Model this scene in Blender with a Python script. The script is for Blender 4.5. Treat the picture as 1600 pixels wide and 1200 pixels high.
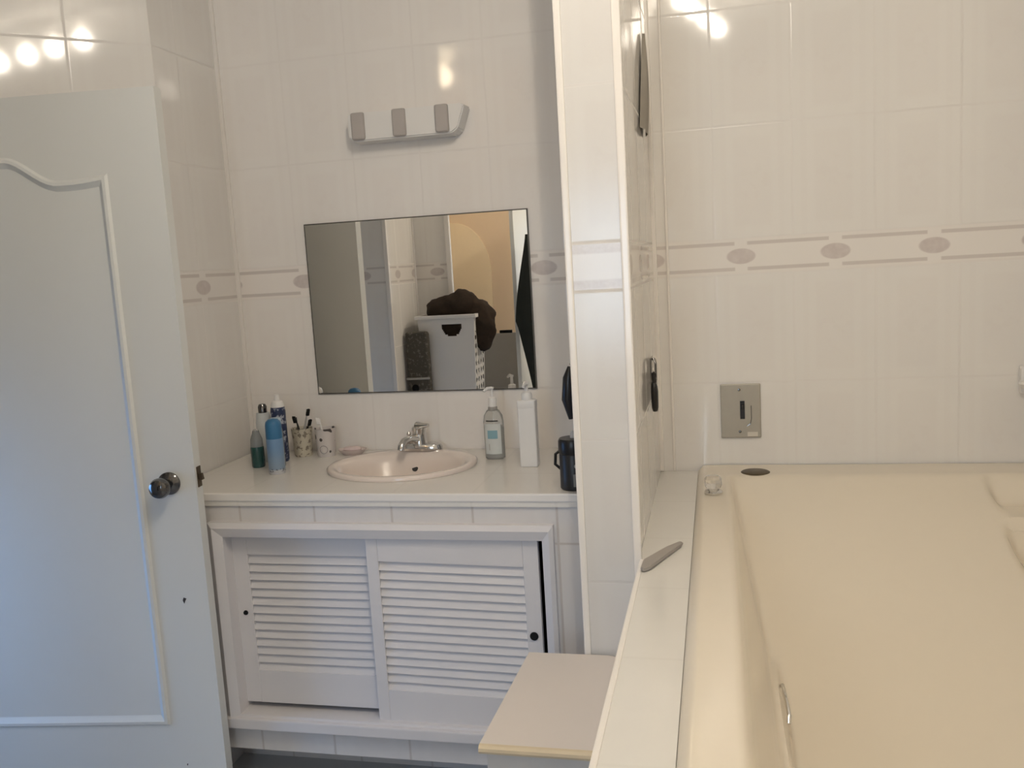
import bpy, bmesh, math, random
from mathutils import Vector, Matrix, Euler, noise
random.seed(7)
for o in list(bpy.data.objects): bpy.data.objects.remove(o)
S = bpy.context.scene
COL = S.collection
W = 0.225          # width of one wall tile in metres; the layout below is in tile widths
CZ = 1.47          # height of the camera above the floor
def P(x, y, z): return Vector((x*W, y*W, z*W + CZ))

# ------------------------------------------------------------ camera
yaw, pit, rol, FPX = 0.229165, 0.132788, -0.05888, 1395.16
f0 = Vector((-math.sin(yaw), math.cos(yaw), 0)); r0 = Vector((math.cos(yaw), math.sin(yaw), 0)); u0 = Vector((0, 0, 1))
f2 = math.cos(pit)*f0 - math.sin(pit)*u0; u2 = math.cos(pit)*u0 + math.sin(pit)*f0
r2 = math.cos(rol)*r0 + math.sin(rol)*u2; u3 = -math.sin(rol)*r0 + math.cos(rol)*u2
cd = bpy.data.cameras.new('camera'); cam = bpy.data.objects.new('camera', cd); COL.objects.link(cam)
M = Matrix((r2, u3, -f2)).transposed().to_4x4(); M.translation = P(0, 0, 0)
cam.matrix_world = M
cd.sensor_fit = 'HORIZONTAL'; cd.sensor_width = 36.0; cd.lens = 36.0*FPX/1600; cd.clip_start = 0.02
S.camera = cam
# ------------------------------------------------------------ world, exposure, daylight
S.view_settings.view_transform = 'Standard'; S.view_settings.look = 'None'
S.view_settings.exposure = 0.24; S.view_settings.gamma = 1.0; S.view_settings.use_curve_mapping = False
wd = bpy.data.worlds.new('sky'); S.world = wd; wd.use_nodes = True
wd.node_tree.nodes['Background'].inputs[0].default_value = (0.45, 0.62, 0.9, 1)
wd.node_tree.nodes['Background'].inputs[1].default_value = 1.0
def area(name, loc, target, sx, sy, power, col):
    l = bpy.data.lights.new(name, 'AREA'); l.shape = 'RECTANGLE'; l.size = sx; l.size_y = sy; l.energy = power; l.color = col
    o = bpy.data.objects.new(name, l); COL.objects.link(o); o.location = loc
    o.rotation_euler = (Vector(target)-Vector(loc)).to_track_quat('-Z', 'Y').to_euler()
    return o
DAY = (0.50, 0.72, 1.0)
area('daylight_in_hall', P(-12.2, 6.9, -3.4), P(-8.6, 8.7, -4.6), 0.5, 1.0, 3.0, (0.20, 0.48, 1.0)).data.spread = math.radians(95)
area('daylight_at_window', P(-2.45, -4.5, -0.3), P(-2.4, 6, -1.6), 0.5, 0.8, 9.5, (0.66, 0.82, 1.0))
BULB_W = 7.3
BULB_C = (1.0, 0.90, 0.765)

# ------------------------------------------------------------ node helpers
class G:
    def __init__(s, name):
        s.m = bpy.data.materials.new(name); s.m.use_nodes = True; s.t = s.m.node_tree; s.n = s.t.nodes
        s.b = s.n['Principled BSDF']; s.L = s.t.links
    def inp(s, sock, v):
        if v is None: return
        if isinstance(v, (int, float)): sock.default_value = v
        elif isinstance(v, (tuple, list)): sock.default_value = tuple(v)
        else: s.L.new(v, sock)
    def ma(s, op, a, b=None, c=None):
        n = s.n.new('ShaderNodeMath'); n.operation = op
        s.inp(n.inputs[0], a); s.inp(n.inputs[1], b); s.inp(n.inputs[2], c); return n.outputs[0]
    def add(s, a, b): return s.ma('ADD', a, b)
    def sub(s, a, b): return s.ma('SUBTRACT', a, b)
    def mul(s, a, b): return s.ma('MULTIPLY', a, b)
    def div(s, a, b): return s.ma('DIVIDE', a, b)
    def fr(s, a): return s.ma('FRACT', a)
    def gt(s, a, b): return s.ma('GREATER_THAN', a, b)
    def lt(s, a, b): return s.ma('LESS_THAN', a, b)
    def ab(s, a): return s.ma('ABSOLUTE', a)
    def mx(s, a, b): return s.ma('MAXIMUM', a, b)
    def mn(s, a, b): return s.ma('MINIMUM', a, b)
    def step(s, x, lo, hi):
        n = s.n.new('ShaderNodeMapRange'); n.interpolation_type = 'SMOOTHSTEP'
        s.inp(n.inputs[0], x); n.inputs[1].default_value = lo; n.inputs[2].default_value = hi
        n.inputs[3].default_value = 0; n.inputs[4].default_value = 1; return n.outputs[0]
    def mix(s, f, a, b):
        n = s.n.new('ShaderNodeMix'); n.data_type = 'RGBA'; s.inp(n.inputs[0], f)
        s.inp(n.inputs[6], a if not isinstance(a, tuple) else (*a, 1)); s.inp(n.inputs[7], b if not isinstance(b, tuple) else (*b, 1)); return n.outputs[2]
    def noise(s, scale, detail=2, vec=None):
        n = s.n.new('ShaderNodeTexNoise'); n.inputs['Scale'].default_value = scale; n.inputs['Detail'].default_value = detail
        if vec is None:
            g = s.n.new('ShaderNodeNewGeometry'); vec = g.outputs['Position']
        s.L.new(vec, n.inputs['Vector']); return n.outputs['Fac']
    def pos(s):
        g = s.n.new('ShaderNodeNewGeometry'); x = s.n.new('ShaderNodeSeparateXYZ'); s.L.new(g.outputs['Position'], x.inputs[0]); return x.outputs
    def bump(s, h, dist, strength=1.0):
        n = s.n.new('ShaderNodeBump'); n.inputs['Distance'].default_value = dist; n.inputs['Strength'].default_value = strength
        s.L.new(h, n.inputs['Height']); s.L.new(n.outputs[0], s.b.inputs['Normal'])
    def out(s, col=None, rough=None):
        if col is not None: s.inp(s.b.inputs['Base Color'], col if not isinstance(col, tuple) else (*col, 1))
        if rough is not None: s.inp(s.b.inputs['Roughness'], rough)
        return s.m

def plain(name, col, rough=0.4, metal=0.0, var=0.04, scale=30, bump=0.0, coat=0.0, trans=0.0, ior=1.45):
    g = G(name); n = g.noise(scale, 3)
    lo = tuple(max(0, c*(1-var)) for c in col); hi = tuple(min(1, c*(1+var)) for c in col)
    g.out(g.mix(n, lo, hi), rough); g.b.inputs['Metallic'].default_value = metal
    g.b.inputs['Coat Weight'].default_value = coat; g.b.inputs['Transmission Weight'].default_value = trans; g.b.inputs['IOR'].default_value = ior
    if bump: g.bump(n, bump)
    return g.m

TILE = (0.80, 0.775, 0.735)
def tile_mat(name, d, off, medoff=0.0, medper=1.18, rough=0.06, band=1, base=TILE, jk=0.20):
    """glazed wall tiles: d = direction of the wall in plan, off = offset of the joints in tile widths"""
    g = G(name); x, y, z = g.pos()
    u = g.div(g.add(g.mul(x, d[0]), g.mul(y, d[1])), W)
    v = g.div(g.sub(z, CZ), W)
    us = g.sub(u, off); fu = g.fr(us)
    up = g.gt(v, -0.068)
    vv = g.add(g.mul(up, g.sub(v, 0.165)), g.mul(g.sub(1, up), g.add(v, 0.30)))
    fv = g.fr(g.div(vv, 1.45))
    inband = g.mul(g.gt(v, -0.30), g.lt(v, 0.165))
    du = g.mn(fu, g.sub(1, fu)); dv = g.mul(g.mn(fv, g.sub(1, fv)), 1.45)
    dj = g.mn(du, g.add(dv, g.mul(inband, 10)))
    dj = g.mn(g.add(du, g.mul(inband, 10)), g.add(dv, g.mul(inband, 10)))
    dj = g.mn(dj, g.mn(g.ab(g.sub(v, 0.165)), g.ab(g.add(v, 0.30))))
    joint = g.sub(1, g.step(dj, 0.006, 0.020))
    # printed pattern of each tile: soft upright panels with a mottled rose in the middle
    cu = g.ab(g.sub(fu, 0.5)); cv = g.ab(g.sub(fv, 0.5))
    panel = g.mul(g.sub(1, g.step(cu, 0.20, 0.27)), g.sub(1, g.step(cv, 0.36, 0.42)))
    strip = g.mul(g.sub(1, g.step(g.ab(g.sub(cu, 0.36)), 0.02, 0.05)), 0.35)
    nn = g.step(g.noise(34, 3), 0.48, 0.62)
    n2 = g.noise(9, 2)
    rose = g.mul(g.sub(1, g.step(g.add(g.mul(cu, 3.0), g.mul(cv, 3.2)), 0.5, 0.95)), nn)
    ink = g.mn(1, g.add(g.add(g.mul(panel, g.add(0.35, g.mul(n2, 0.5))), strip), g.mul(rose, 0.5)))
    ink = g.mul(ink, g.sub(1, inband))
    c = g.mix(g.mul(ink, 0.23), base, (base[0]*0.89, base[1]*0.85, base[2]*0.845))
    if band:
        fm = g.sub(g.fr(g.add(g.div(g.sub(u, medoff), medper), 0.5)), 0.5)
        fm = g.mul(fm, medper); am = g.ab(fm)
        gap = g.step(am, 0.07, 0.09)
        bulge = g.mul(g.sub(1, g.step(am, 0.0, 0.10)), 0.05)
        l1 = g.sub(1, g.step(g.ab(g.sub(v, 0.10)), 0.016 if band == 1 else 0.03, 0.030 if band == 1 else 0.055))
        l2 = g.sub(1, g.step(g.ab(g.add(v, 0.235)), 0.016 if band == 1 else 0.03, 0.030 if band == 1 else 0.055))
        ln = g.mn(1, g.add(l1, l2))
        c = g.mix(g.mul(inband, 0.75), c, (base[0]*1.02, base[1]*1.0, base[2]*0.99))
        if band == 1:
            ln = g.mul(ln, gap)
            e = g.add(g.ma('POWER', g.div(fm, 0.19), 2), g.ma('POWER', g.div(g.add(v, 0.068), 0.105), 2))
            e2 = g.sub(1, g.step(e, 0.75, 1.1))
            c = g.mix(g.mul(e2, g.add(0.40, g.mul(g.noise(60, 3), 0.5))), c, (0.52, 0.45, 0.43))
        else:
            ln = g.mul(ln, g.add(0.4, g.mul(g.noise(120, 2), 1.0)))
        c = g.mix(g.mul(ln, 0.55), c, (0.50, 0.44, 0.41))
    c = g.mix(g.mul(joint, jk), c, (0.55, 0.50, 0.46))
    g.out(c, g.add(rough, g.mul(joint, 0.4)))
    g.b.inputs['IOR'].default_value = 1.5
    h = g.add(g.mul(g.sub(1, joint), 1.0), g.mul(g.noise(5, 1), 0.22))
    g.bump(h, 0.0004, 0.55)
    return g.m

tileX = tile_mat('glazed_tiles_back', (1, 0), 0.0, 0.337, 1.18)
tileXa = tile_mat('glazed_tiles_alcove', (1, 0), 0.0, -2.309, 1.20, base=(0.86, 0.82, 0.775))
tileY = tile_mat('glazed_tiles_side', (0, 1), 0.27, 11.34, 1.18)
tileD = tile_mat('glazed_tiles_angled', (0.707, 0.707), 0.62, 0.4, 1.18, rough=0.07)
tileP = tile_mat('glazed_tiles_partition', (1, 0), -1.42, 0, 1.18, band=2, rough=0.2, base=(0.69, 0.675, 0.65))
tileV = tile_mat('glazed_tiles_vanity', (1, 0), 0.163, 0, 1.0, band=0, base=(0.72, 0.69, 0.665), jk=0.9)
tileL = tile_mat('glazed_tiles_ledge', (0, 1), 0.35, 0, 1.0, band=0, base=(0.76, 0.74, 0.69))
def flat_tile(name, base, sx, sy, ox, oy, rough):
    g = G(name); x, y, z = g.pos()
    fx = g.fr(g.div(g.sub(g.div(x, W), ox), sx)); fy = g.fr(g.div(g.sub(g.div(y, W), oy), sy))
    dj = g.mn(g.mul(g.mn(fx, g.sub(1, fx)), sx), g.mul(g.mn(fy, g.sub(1, fy)), sy))
    j = g.sub(1, g.step(dj, 0.006, 0.024)); n = g.noise(16, 3)
    c = g.mix(n, tuple(b*0.96 for b in base), base)
    g.out(g.mix(g.mul(j, 0.10), c, (0.5, 0.46, 0.42)), rough)
    g.bump(g.add(g.sub(1, j), g.mul(g.noise(5, 1), .8)), 0.00006, 0.4); return g.m
topT = flat_tile('glazed_tiles_counter', (0.80, 0.765, 0.71), 1.0, 1.45, 0.163, 0.6, 0.16)
ledT = flat_tile('glazed_tiles_bath_ledge', (0.75, 0.73, 0.68), 3.0, 1.45, -1.5, 0.55, 0.10)
floorT = flat_tile('floor_tiles', (0.55, 0.55, 0.55), 1.5, 1.5, 0, 0, 0.25)
TRIM = plain('white_plastic_trim', (0.84, 0.80, 0.75), 0.18, var=.01)
CEIL = plain('ceiling_paint', (0.82, 0.80, 0.76), 0.8, var=.01)
CREAM = plain('cream_wall_paint', (0.74, 0.60, 0.44), 0.6, var=.02)
CREAM_LIT = plain('lamp_lit_cream', (0.86, 0.73, 0.52), 0.5, var=.02)  # lighter cream, lamp light painted into the arch on the wall
DOORM = plain('white_door_paint', (0.76, 0.765, 0.73), 0.38, var=.012, scale=4)
WOODW = plain('white_gloss_wood_paint', (0.74, 0.71, 0.70), 0.4, var=.015, scale=12)
PORC = plain('cream_tub_acrylic', (0.775, 0.70, 0.575), 0.14, var=.01)
BASIN = plain('blush_porcelain', (0.82, 0.72, 0.65), 0.10, var=.01, coat=.5)
CHROME = plain('chrome', (0.72, 0.71, 0.69), 0.12, 1.0, .02)
DCHROME = plain('smoked_chrome', (0.16, 0.155, 0.15), 0.13, 1.0, .02)
STEEL = plain('brushed_steel', (0.42, 0.39, 0.33), 0.5, 0.6, .05, 50)
BLACK = plain('black_plastic', (0.012, 0.011, 0.011), 0.32, var=.1)
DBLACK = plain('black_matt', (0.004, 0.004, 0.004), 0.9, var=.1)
WPLA = plain('white_plastic', (0.80, 0.78, 0.75), 0.3, var=.01)
MIRROR = plain('mirror_silver', (0.91, 0.895, 0.86), 0.0, 1.0, .0)
MEDGE = plain('mirror_dark_edge', (0.10, 0.09, 0.075), 0.4, var=.02)

# ------------------------------------------------------------ mesh helpers
def new(): return bmesh.new()
def box(bm, a, b, bev=0.0, seg=2):
    """box between two corners, metres"""
    r = bmesh.ops.create_cube(bm, size=1.0); vs = r['verts']
    c = [(a[i]+b[i])/2 for i in range(3)]; s = [abs(b[i]-a[i]) for i in range(3)]
    for v in vs: v.co = Vector((c[0]+v.co.x*s[0], c[1]+v.co.y*s[1], c[2]+v.co.z*s[2]))
    if bev:
        es = list({e for v in vs for e in v.link_edges})
        bmesh.ops.bevel(bm, geom=es, offset=min(bev, min(s)*0.45), segments=seg, affect='EDGES', profile=0.6)
    return vs
def bx(bm, x0, x1, y0, y1, z0, z1, bev=0.0, seg=2): return box(bm, P(x0, y0, z0), P(x1, y1, z1), bev, seg)
def lathe(bm, prof, loc=(0, 0, 0), seg=28, sx=1.0, sy=1.0, axis=None):
    loc = Vector(loc); rings = []
    q = Vector((0, 0, 1)).rotation_difference(Vector(axis).normalized()) if axis is not None else None
    for r, z in prof:
        ring = []
        for i in range(seg):
            a = 2*math.pi*i/seg; p = Vector((r*math.cos(a)*sx, r*math.sin(a)*sy, z))
            if q: p = q @ p
            ring.append(bm.verts.new(p+loc))
        rings.append(ring)
    for k in range(len(rings)-1):
        for i in range(seg):
            j = (i+1) % seg; bm.faces.new((rings[k][i], rings[k][j], rings[k+1][j], rings[k+1][i]))
    if prof[0][0] > 1e-6: bm.faces.new(list(reversed(rings[0])))
    if prof[-1][0] > 1e-6: bm.faces.new(rings[-1])
def tube(bm, pts, r, seg=10):
    pts = [Vector(p) for p in pts]; rs = r if isinstance(r, (list, tuple)) else [r]*len(pts); rings = []
    n = None
    for i, p in enumerate(pts):
        t = (pts[min(i+1, len(pts)-1)]-pts[max(i-1, 0)]).normalized()
        if n is None: n = t.orthogonal().normalized()
        else: n = (n - t*n.dot(t)).normalized()
        b = t.cross(n)
        rings.append([bm.verts.new(p+(n*math.cos(2*math.pi*k/seg)+b*math.sin(2*math.pi*k/seg))*rs[i]) for k in range(seg)])
    for k in range(len(rings)-1):
        for i in range(seg):
            j = (i+1) % seg; bm.faces.new((rings[k][i], rings[k][j], rings[k+1][j], rings[k+1][i]))
    bm.faces.new(list(reversed(rings[0]))); bm.faces.new(rings[-1])
def prism(bm, outline, thick, frame):
    """outline of (a, b) points extruded by thick; frame = (origin, ax, bx, n)"""
    o, ax, bxx, n = frame
    f = [bm.verts.new(o+ax*a+bxx*b) for a, b in outline]; g = [bm.verts.new(o+ax*a+bxx*b+n*thick) for a, b in outline]
    m = len(f); bm.faces.new(f); bm.faces.new(list(reversed(g)))
    for i in range(m):
        j = (i+1) % m; bm.faces.new((f[j], f[i], g[i], g[j]))
def obj(name, bm, mat, parent=None, smooth=False, label=None, angle=35):
    bmesh.ops.remove_doubles(bm, verts=bm.verts, dist=1e-6)
    bmesh.ops.recalc_face_normals(bm, faces=bm.faces)
    org = Vector((0, 0, 0))
    p = parent
    while p is not None: org += p.location; p = p.parent
    bmesh.ops.translate(bm, verts=bm.verts, vec=-org)
    me = bpy.data.meshes.new(name); bm.to_mesh(me); bm.free()
    o = bpy.data.objects.new(name, me); COL.objects.link(o)
    if isinstance(mat, (list, tuple)):
        for m in mat: me.materials.append(m)
    else: me.materials.append(mat)
    if parent is not None: o.parent = parent
    if smooth:
        for f in me.polygons: f.use_smooth = True
        try: me.set_sharp_from_angle(angle=math.radians(angle))
        except Exception: pass
    if label: o['label'] = label
    return o
def thing(name, loc, label, cat, group=None):
    o = bpy.data.objects.new(name, None); COL.objects.link(o); o.location = loc; o.empty_display_size = 0.05
    o['label'] = label; o['category'] = cat
    if group: o['group'] = group
    return o
def tag(o, label, cat, group=None):
    o['label'] = label; o['category'] = cat
    if group: o['group'] = group
    return o
def struct(o, label=None):
    o['kind'] = 'structure'
    if label: o['label'] = label
    return o
def sbox(name, mat, *a, label=None, bev=0):
    bm = new(); bx(bm, *a, bev); return struct(obj(name, bm, mat), label)

# ------------------------------------------------------------ the room shell
ZF, ZC = -6.533, 5.75
bm = new(); bx(bm, -12.6, 5.0, -5.2, 12.5, ZF-0.4, ZF); struct(obj('floor', bm, floorT), 'pale grey tiled bathroom floor')
bm = new(); bx(bm, -12.6, 5.0, -5.2, 12.5, ZC, ZC+0.4); struct(obj('ceiling', bm, CEIL), 'white ceiling')
sbox('wall_back_alcove', tileXa, -7.0, -1.0, 12.27, 12.5, ZF, ZC, label='tiled back wall of the vanity alcove')
sbox('wall_back_bath', tileX, -1.0, 5.0, 12.27, 12.5, ZF, ZC, label='tiled wall at the head of the bathtub')
sbox('wall_left_alcove', tileY, -7.25, -7.0, 10.7, 12.5, ZF, ZC, label='tiled left side wall of the vanity alcove')
# angled wall between the alcove and the hall doorway
bm = new()
o3 = P(-7.0, 10.7, ZF); o3.z = 0
def plan_wall(pl, th):
    A = [bm.verts.new(Vector((x*W, y*W, z*W+CZ))) for z in (ZF, ZC) for x, y in pl]
    B = [bm.verts.new(Vector((x*W-.02, y*W+th, z*W+CZ))) for z in (ZF, ZC) for x, y in pl]
    n = len(pl)
    for k in range(n-1):
        bm.faces.new((A[k], A[k+1], A[n+k+1], A[n+k])); bm.faces.new((B[k+1], B[k], B[n+k], B[n+k+1]))
        bm.faces.new((A[k], B[k], B[k+1], A[k+1])); bm.faces.new((A[n+k], A[n+k+1], B[n+k+1], B[n+k]))
    for k in (0, n-1): bm.faces.new((A[k], A[n+k], B[n+k], B[k]))
plan_wall([(-7.0, 10.7), (-8.52, 9.18), (-10.0, 9.02)], .06)
struct(obj('wall_left_angled', bm, tileD), 'tiled angled wall behind the open door')
# left wall with the hall doorway (door hinge side), header above
bm = new(); bx(bm, -10.2, -9.98, 5.3, 9.0, 2.35, ZC); bx(bm, -10.2, -9.95, 4.94, 5.3, ZF, ZC)
struct(obj('wall_left', bm, tileY), 'tiled wall around the hall doorway')
sbox('wall_hall_left', CEIL, -12.6, -12.5, 4.0, 10.0, ZF, ZC)
sbox('wall_hall_back', CEIL, -12.6, -10.0, 9.1, 9.3, ZF, ZC)
sbox('wall_hall_front', CEIL, -12.6, -10.2, 4.7, 4.94, ZF, ZC)
# stepped wall seen in the mirror
sbox('wall_step_far', tileX, -10.2, -7.33, 4.7, 4.94, ZF, ZC, label='tiled wall beside the hall doorway, seen in the mirror')
sbox('wall_step_side', tileY, -7.55, -7.33, 2.8, 4.7, ZF, ZC)
sbox('wall_step_near', tileX, -7.33, -6.42, 2.8, 3.0, ZF, ZC, label='tiled wall behind the laundry hamper')
sbox('wall_cream_side', CREAM, -8.6, -8.48, -2.0, 2.8, ZF, ZC)
sbox('wall_cream', CREAM, -8.6, -5.2, -2.2, -2.0, ZF, ZC, label='cream wall of the entrance seen in the mirror')
bm = new()   # pale raised arch standing in for a patch of lamp light on the cream wall
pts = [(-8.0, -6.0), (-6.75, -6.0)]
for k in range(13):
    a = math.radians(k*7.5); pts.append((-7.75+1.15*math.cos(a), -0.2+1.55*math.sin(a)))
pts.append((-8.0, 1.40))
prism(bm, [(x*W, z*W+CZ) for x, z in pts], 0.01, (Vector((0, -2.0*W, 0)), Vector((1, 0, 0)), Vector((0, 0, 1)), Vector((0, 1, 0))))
struct(obj('trim_1', bm, CREAM_LIT), 'arched patch of lamp light on the cream wall, shaped as a pale panel')
sbox('wall_rear', CEIL, -5.2, -3.6, -4.2, -4.0, ZF, ZC)
bm = new(); bx(bm, -3.6, -1.3, -4.2, -4.0, ZF, -2.2); bx(bm, -3.6, -1.3, -4.2, -4.0, 1.7, ZC); bx(bm, -1.3, 5.0, -4.2, -4.0, ZF, ZC)
struct(obj('wall_rear_window_side', bm, CEIL))
bm = new()
for a in ((-3.6, -3.48, -2.2, 1.7), (-1.42, -1.3, -2.2, 1.7), (-3.6, -1.3, -2.2, -2.08), (-3.6, -1.3, 1.58, 1.7)):
    bx(bm, a[0], a[1], -4.15, -4.02, a[2], a[3])
struct(obj('window_1', bm, WOODW), 'white window frame behind the photographer')
sbox('wall_right', tileY, 4.6, 4.8, -4.2, 12.3, ZF, ZC, label='tiled wall along the right side of the bathtub')
sbox('wall_entry_return', CREAM, -5.3, -5.2, -4.2, -2.0, ZF, ZC)
NL = thing('nook_lamp', P(-7.0, .6, 5.2), 'small round ceiling lamp over the cream entrance nook', 'lamp')
bm = new(); lathe(bm, [(0, -.05), (.05, -.04), (.075, 0), (.07, .03), (0, .03)], P(-7.0, .6, 5.6), 24); gm = G('nook_lamp_glass'); gm.out((1, .9, .7), .4); gm.b.inputs['Emission Color'].default_value = (1, .82, .56, 1); gm.b.inputs['Emission Strength'].default_value = 6
obj('lamp_shade', bm, gm.m, NL, smooth=True)
l = bpy.data.lights.new('nook_light', 'POINT'); l.energy = 3.0; l.color = (1, .80, .55); l.shadow_soft_size = .06
o = bpy.data.objects.new('nook_light', l); COL.objects.link(o); o.location = P(-7.0, .6, 5.1)
# partition between vanity and bath
PX0, PX1, PY = -1.375, -0.812, 8.55
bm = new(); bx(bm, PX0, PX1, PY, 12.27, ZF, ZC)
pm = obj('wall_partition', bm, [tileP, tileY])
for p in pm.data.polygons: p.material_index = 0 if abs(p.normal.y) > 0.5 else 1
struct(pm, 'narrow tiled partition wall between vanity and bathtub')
# plastic corner trims
def trim(n, x, y, z0=ZF, z1=ZC, w=0.045):
    bm = new(); bx(bm, x-w, x+w, y-w, y+w, z0, z1, 0.004); struct(obj('trim_%d' % n, bm, TRIM))
trim(2, PX0+.01, PY+.01, w=.035); trim(3, PX1-.01, PY+.01, w=.04)
trim(4, -7.0, 12.27, -2.616, ZC, 0.05); trim(5, -0.80, 12.27, -2.96, ZC, 0.04); trim(6, -0.62, 12.26, -2.96, ZC, 0.018)
trim(7, -6.42, 3.0, w=.06); trim(8, -7.33, 4.94, w=.05); trim(9, -7.33, 3.0, w=.03)

# ------------------------------------------------------------ open white door
DL = 3.85*W
ang = math.radians(8.0)
d_end = P(-6.13, 9.33, 0); dax = Vector((-math.cos(ang), -math.sin(ang), 0)); dn = Vector((-math.sin(ang), math.cos(ang), 0))   # dn points to the back of the door
if dn.y < 0: dn = -dn
ZB, ZT = (ZF+0.06)*W+CZ, 2.235*W+CZ
droot = bpy.data.objects.new('door_1', None); COL.objects.link(droot); droot.location = Vector((d_end.x, d_end.y, 0))
struct(droot, 'open white panelled bathroom door with dark round knob')
fr = lambda off=0.0: (Vector((d_end.x, d_end.y, 0))+dn*off, dax, Vector((0, 0, 1)), dn)
T = 0.038
bm = new()
# panel outline with a swept top, mirrored about the door's middle line
i0 = 0.66*W; i1 = DL-0.66*W; mid = (i0+i1)/2; zb = -5.45*W+CZ
def topz(a):
    q = min(a-i0, i1-a)/W
    t = min(1, max(0, (q-0.60)/0.62)); t = t*t*(3-2*t)
    return (1.31-0.045*math.sin(math.pi/2*min(1, q/0.5))+0.30*t)*W+CZ
prof = [(i0, zb), (i1, zb)] + [(i1+(i0-i1)*k/36, topz(i1+(i0-i1)*k/36)) for k in range(37)]
def offs(pr, d):
    cx, cz = mid, (zb+1.3*W+CZ)/2; out = []
    m = len(pr)
    for i in range(m):
        p0, p1, p2 = Vector(pr[i-1]), Vector(pr[i]), Vector(pr[(i+1) % m])
        e1 = (p1-p0).normalized() if (p1-p0).length > 1e-6 else Vector((1, 0)); e2 = (p2-p1).normalized() if (p2-p1).length > 1e-6 else e1
        n1 = Vector((-e1.y, e1.x)); n2 = Vector((-e2.y, e2.x)); nn = (n1+n2); nn.normalize()
        k = d/max(0.5, nn.dot(n1)); out.append((p1.x+nn.x*k, p1.y+nn.y*k))
    return out
# front face built as nested rings: flat stile, groove, raised moulding, flat panel
R0 = prof; R1 = offs(prof, 0.006); R2 = offs(prof, 0.014); R3 = offs(prof, 0.022); R4 = offs(prof, 0.028)
dep = [0.0, -0.006, -0.007, 0.001, 0.005]
O = fr()[0]
def pt(a, z, d): return O+dax*a+Vector((0, 0, z))+dn*d
rings = [[bm.verts.new(pt(a, z, d)) for a, z in R] for R, d in zip((R0, R1, R2, R3, R4), dep)]
m = len(R0)
for k in range(4):
    for i in range(m):
        j = (i+1) % m; bm.faces.new((rings[k][i], rings[k][j], rings[k+1][j], rings[k+1][i]))
bm.faces.new(rings[4])
# stile/rail surface: outer rectangle joined to the ring
outer = []
for a, z in R0:
    if z <= zb+1e-6: outer.append((0.0 if a < mid else DL, ZB))
    else:
        t = (a-i0)/(i1-i0); outer.append((DL*t, ZT))
ov = [bm.verts.new(pt(a, z, 0)) for a, z in outer]
for i in range(m):
    j = (i+1) % m; bm.faces.new((ov[i], ov[j], rings[0][j], rings[0][i]))
bv = [bm.verts.new(pt(a, z, T)) for a, z in outer]
for i in range(m):
    j = (i+1) % m; bm.faces.new((ov[j], ov[i], bv[i], bv[j]))
bm.faces.new(bv)
obj('door_leaf', bm, DOORM, droot, smooth=True, angle=25)
bm = new()   # knob
kc = Vector((d_end.x, d_end.y, 0))+dax*(0.33*W)+Vector((0, 0, -2.36*W+CZ))
lathe(bm, [(0, 0), (0.031, 0.0), (0.031, 0.005), (0.026, 0.010), (0.014, 0.014), (0.012, 0.030), (0.020, 0.038), (0.0265, 0.048), (0.0275, 0.058), (0.024, 0.068), (0.014, 0.074), (0, 0.0755)], kc-dn*0.0, 36, axis=-dn)
obj('door_knob', bm, DCHROME, droot, smooth=True, label='dark chrome round door knob')
bm = new()
ex = Vector((-dax.x, -dax.y, 0)); lc = Vector((d_end.x, d_end.y, 0))+Vector((0, 0, -2.31*W+CZ))+dn*T*0.55
prism(bm, [(-0.011, -0.028), (0.011, -0.028), (0.011, 0.028), (-0.011, 0.028)], 0.0025, (lc, dn, Vector((0, 0, 1)), ex))
prism(bm, [(-0.006, -0.009), (0.008, -0.009), (0.002, 0.009), (-0.006, 0.009)], 0.012, (lc, dn, Vector((0, 0, 1)), ex))
obj('latch', bm, plain('dark_bronze', (0.12, 0.09, 0.06), 0.4, .8), droot, label='dark metal latch on the door edge')
bm = new()
for a, z, s in ((0.30, -3.83, .010), (0.50, -5.98, .004), (0.42, -6.08, .0035)):
    c = Vector((d_end.x, d_end.y, 0))+dax*(a*W)+Vector((0, 0, z*W+CZ))-dn*0.0004
    prism(bm, [(-s*.5, s*.5), (s*.3, s*.8), (s*.6, 0), (s*.25, -s), (-s*.1, -s*.2)], 0.0004, (c, dax, Vector((0, 0, 1)), dn))
obj('paint_chips', bm, plain('bare_wood_chip', (0.06, 0.05, 0.045), 0.8), droot, label='dark chips in the white paint')
for z in (-5.3, -2, 1.4):
    bm = new(); tube(bm, [pt(DL+.006, z*W+CZ-.04, T*.5), pt(DL+.006, z*W+CZ+.04, T*.5)], .006); obj('hinge', bm, STEEL, droot)

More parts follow.
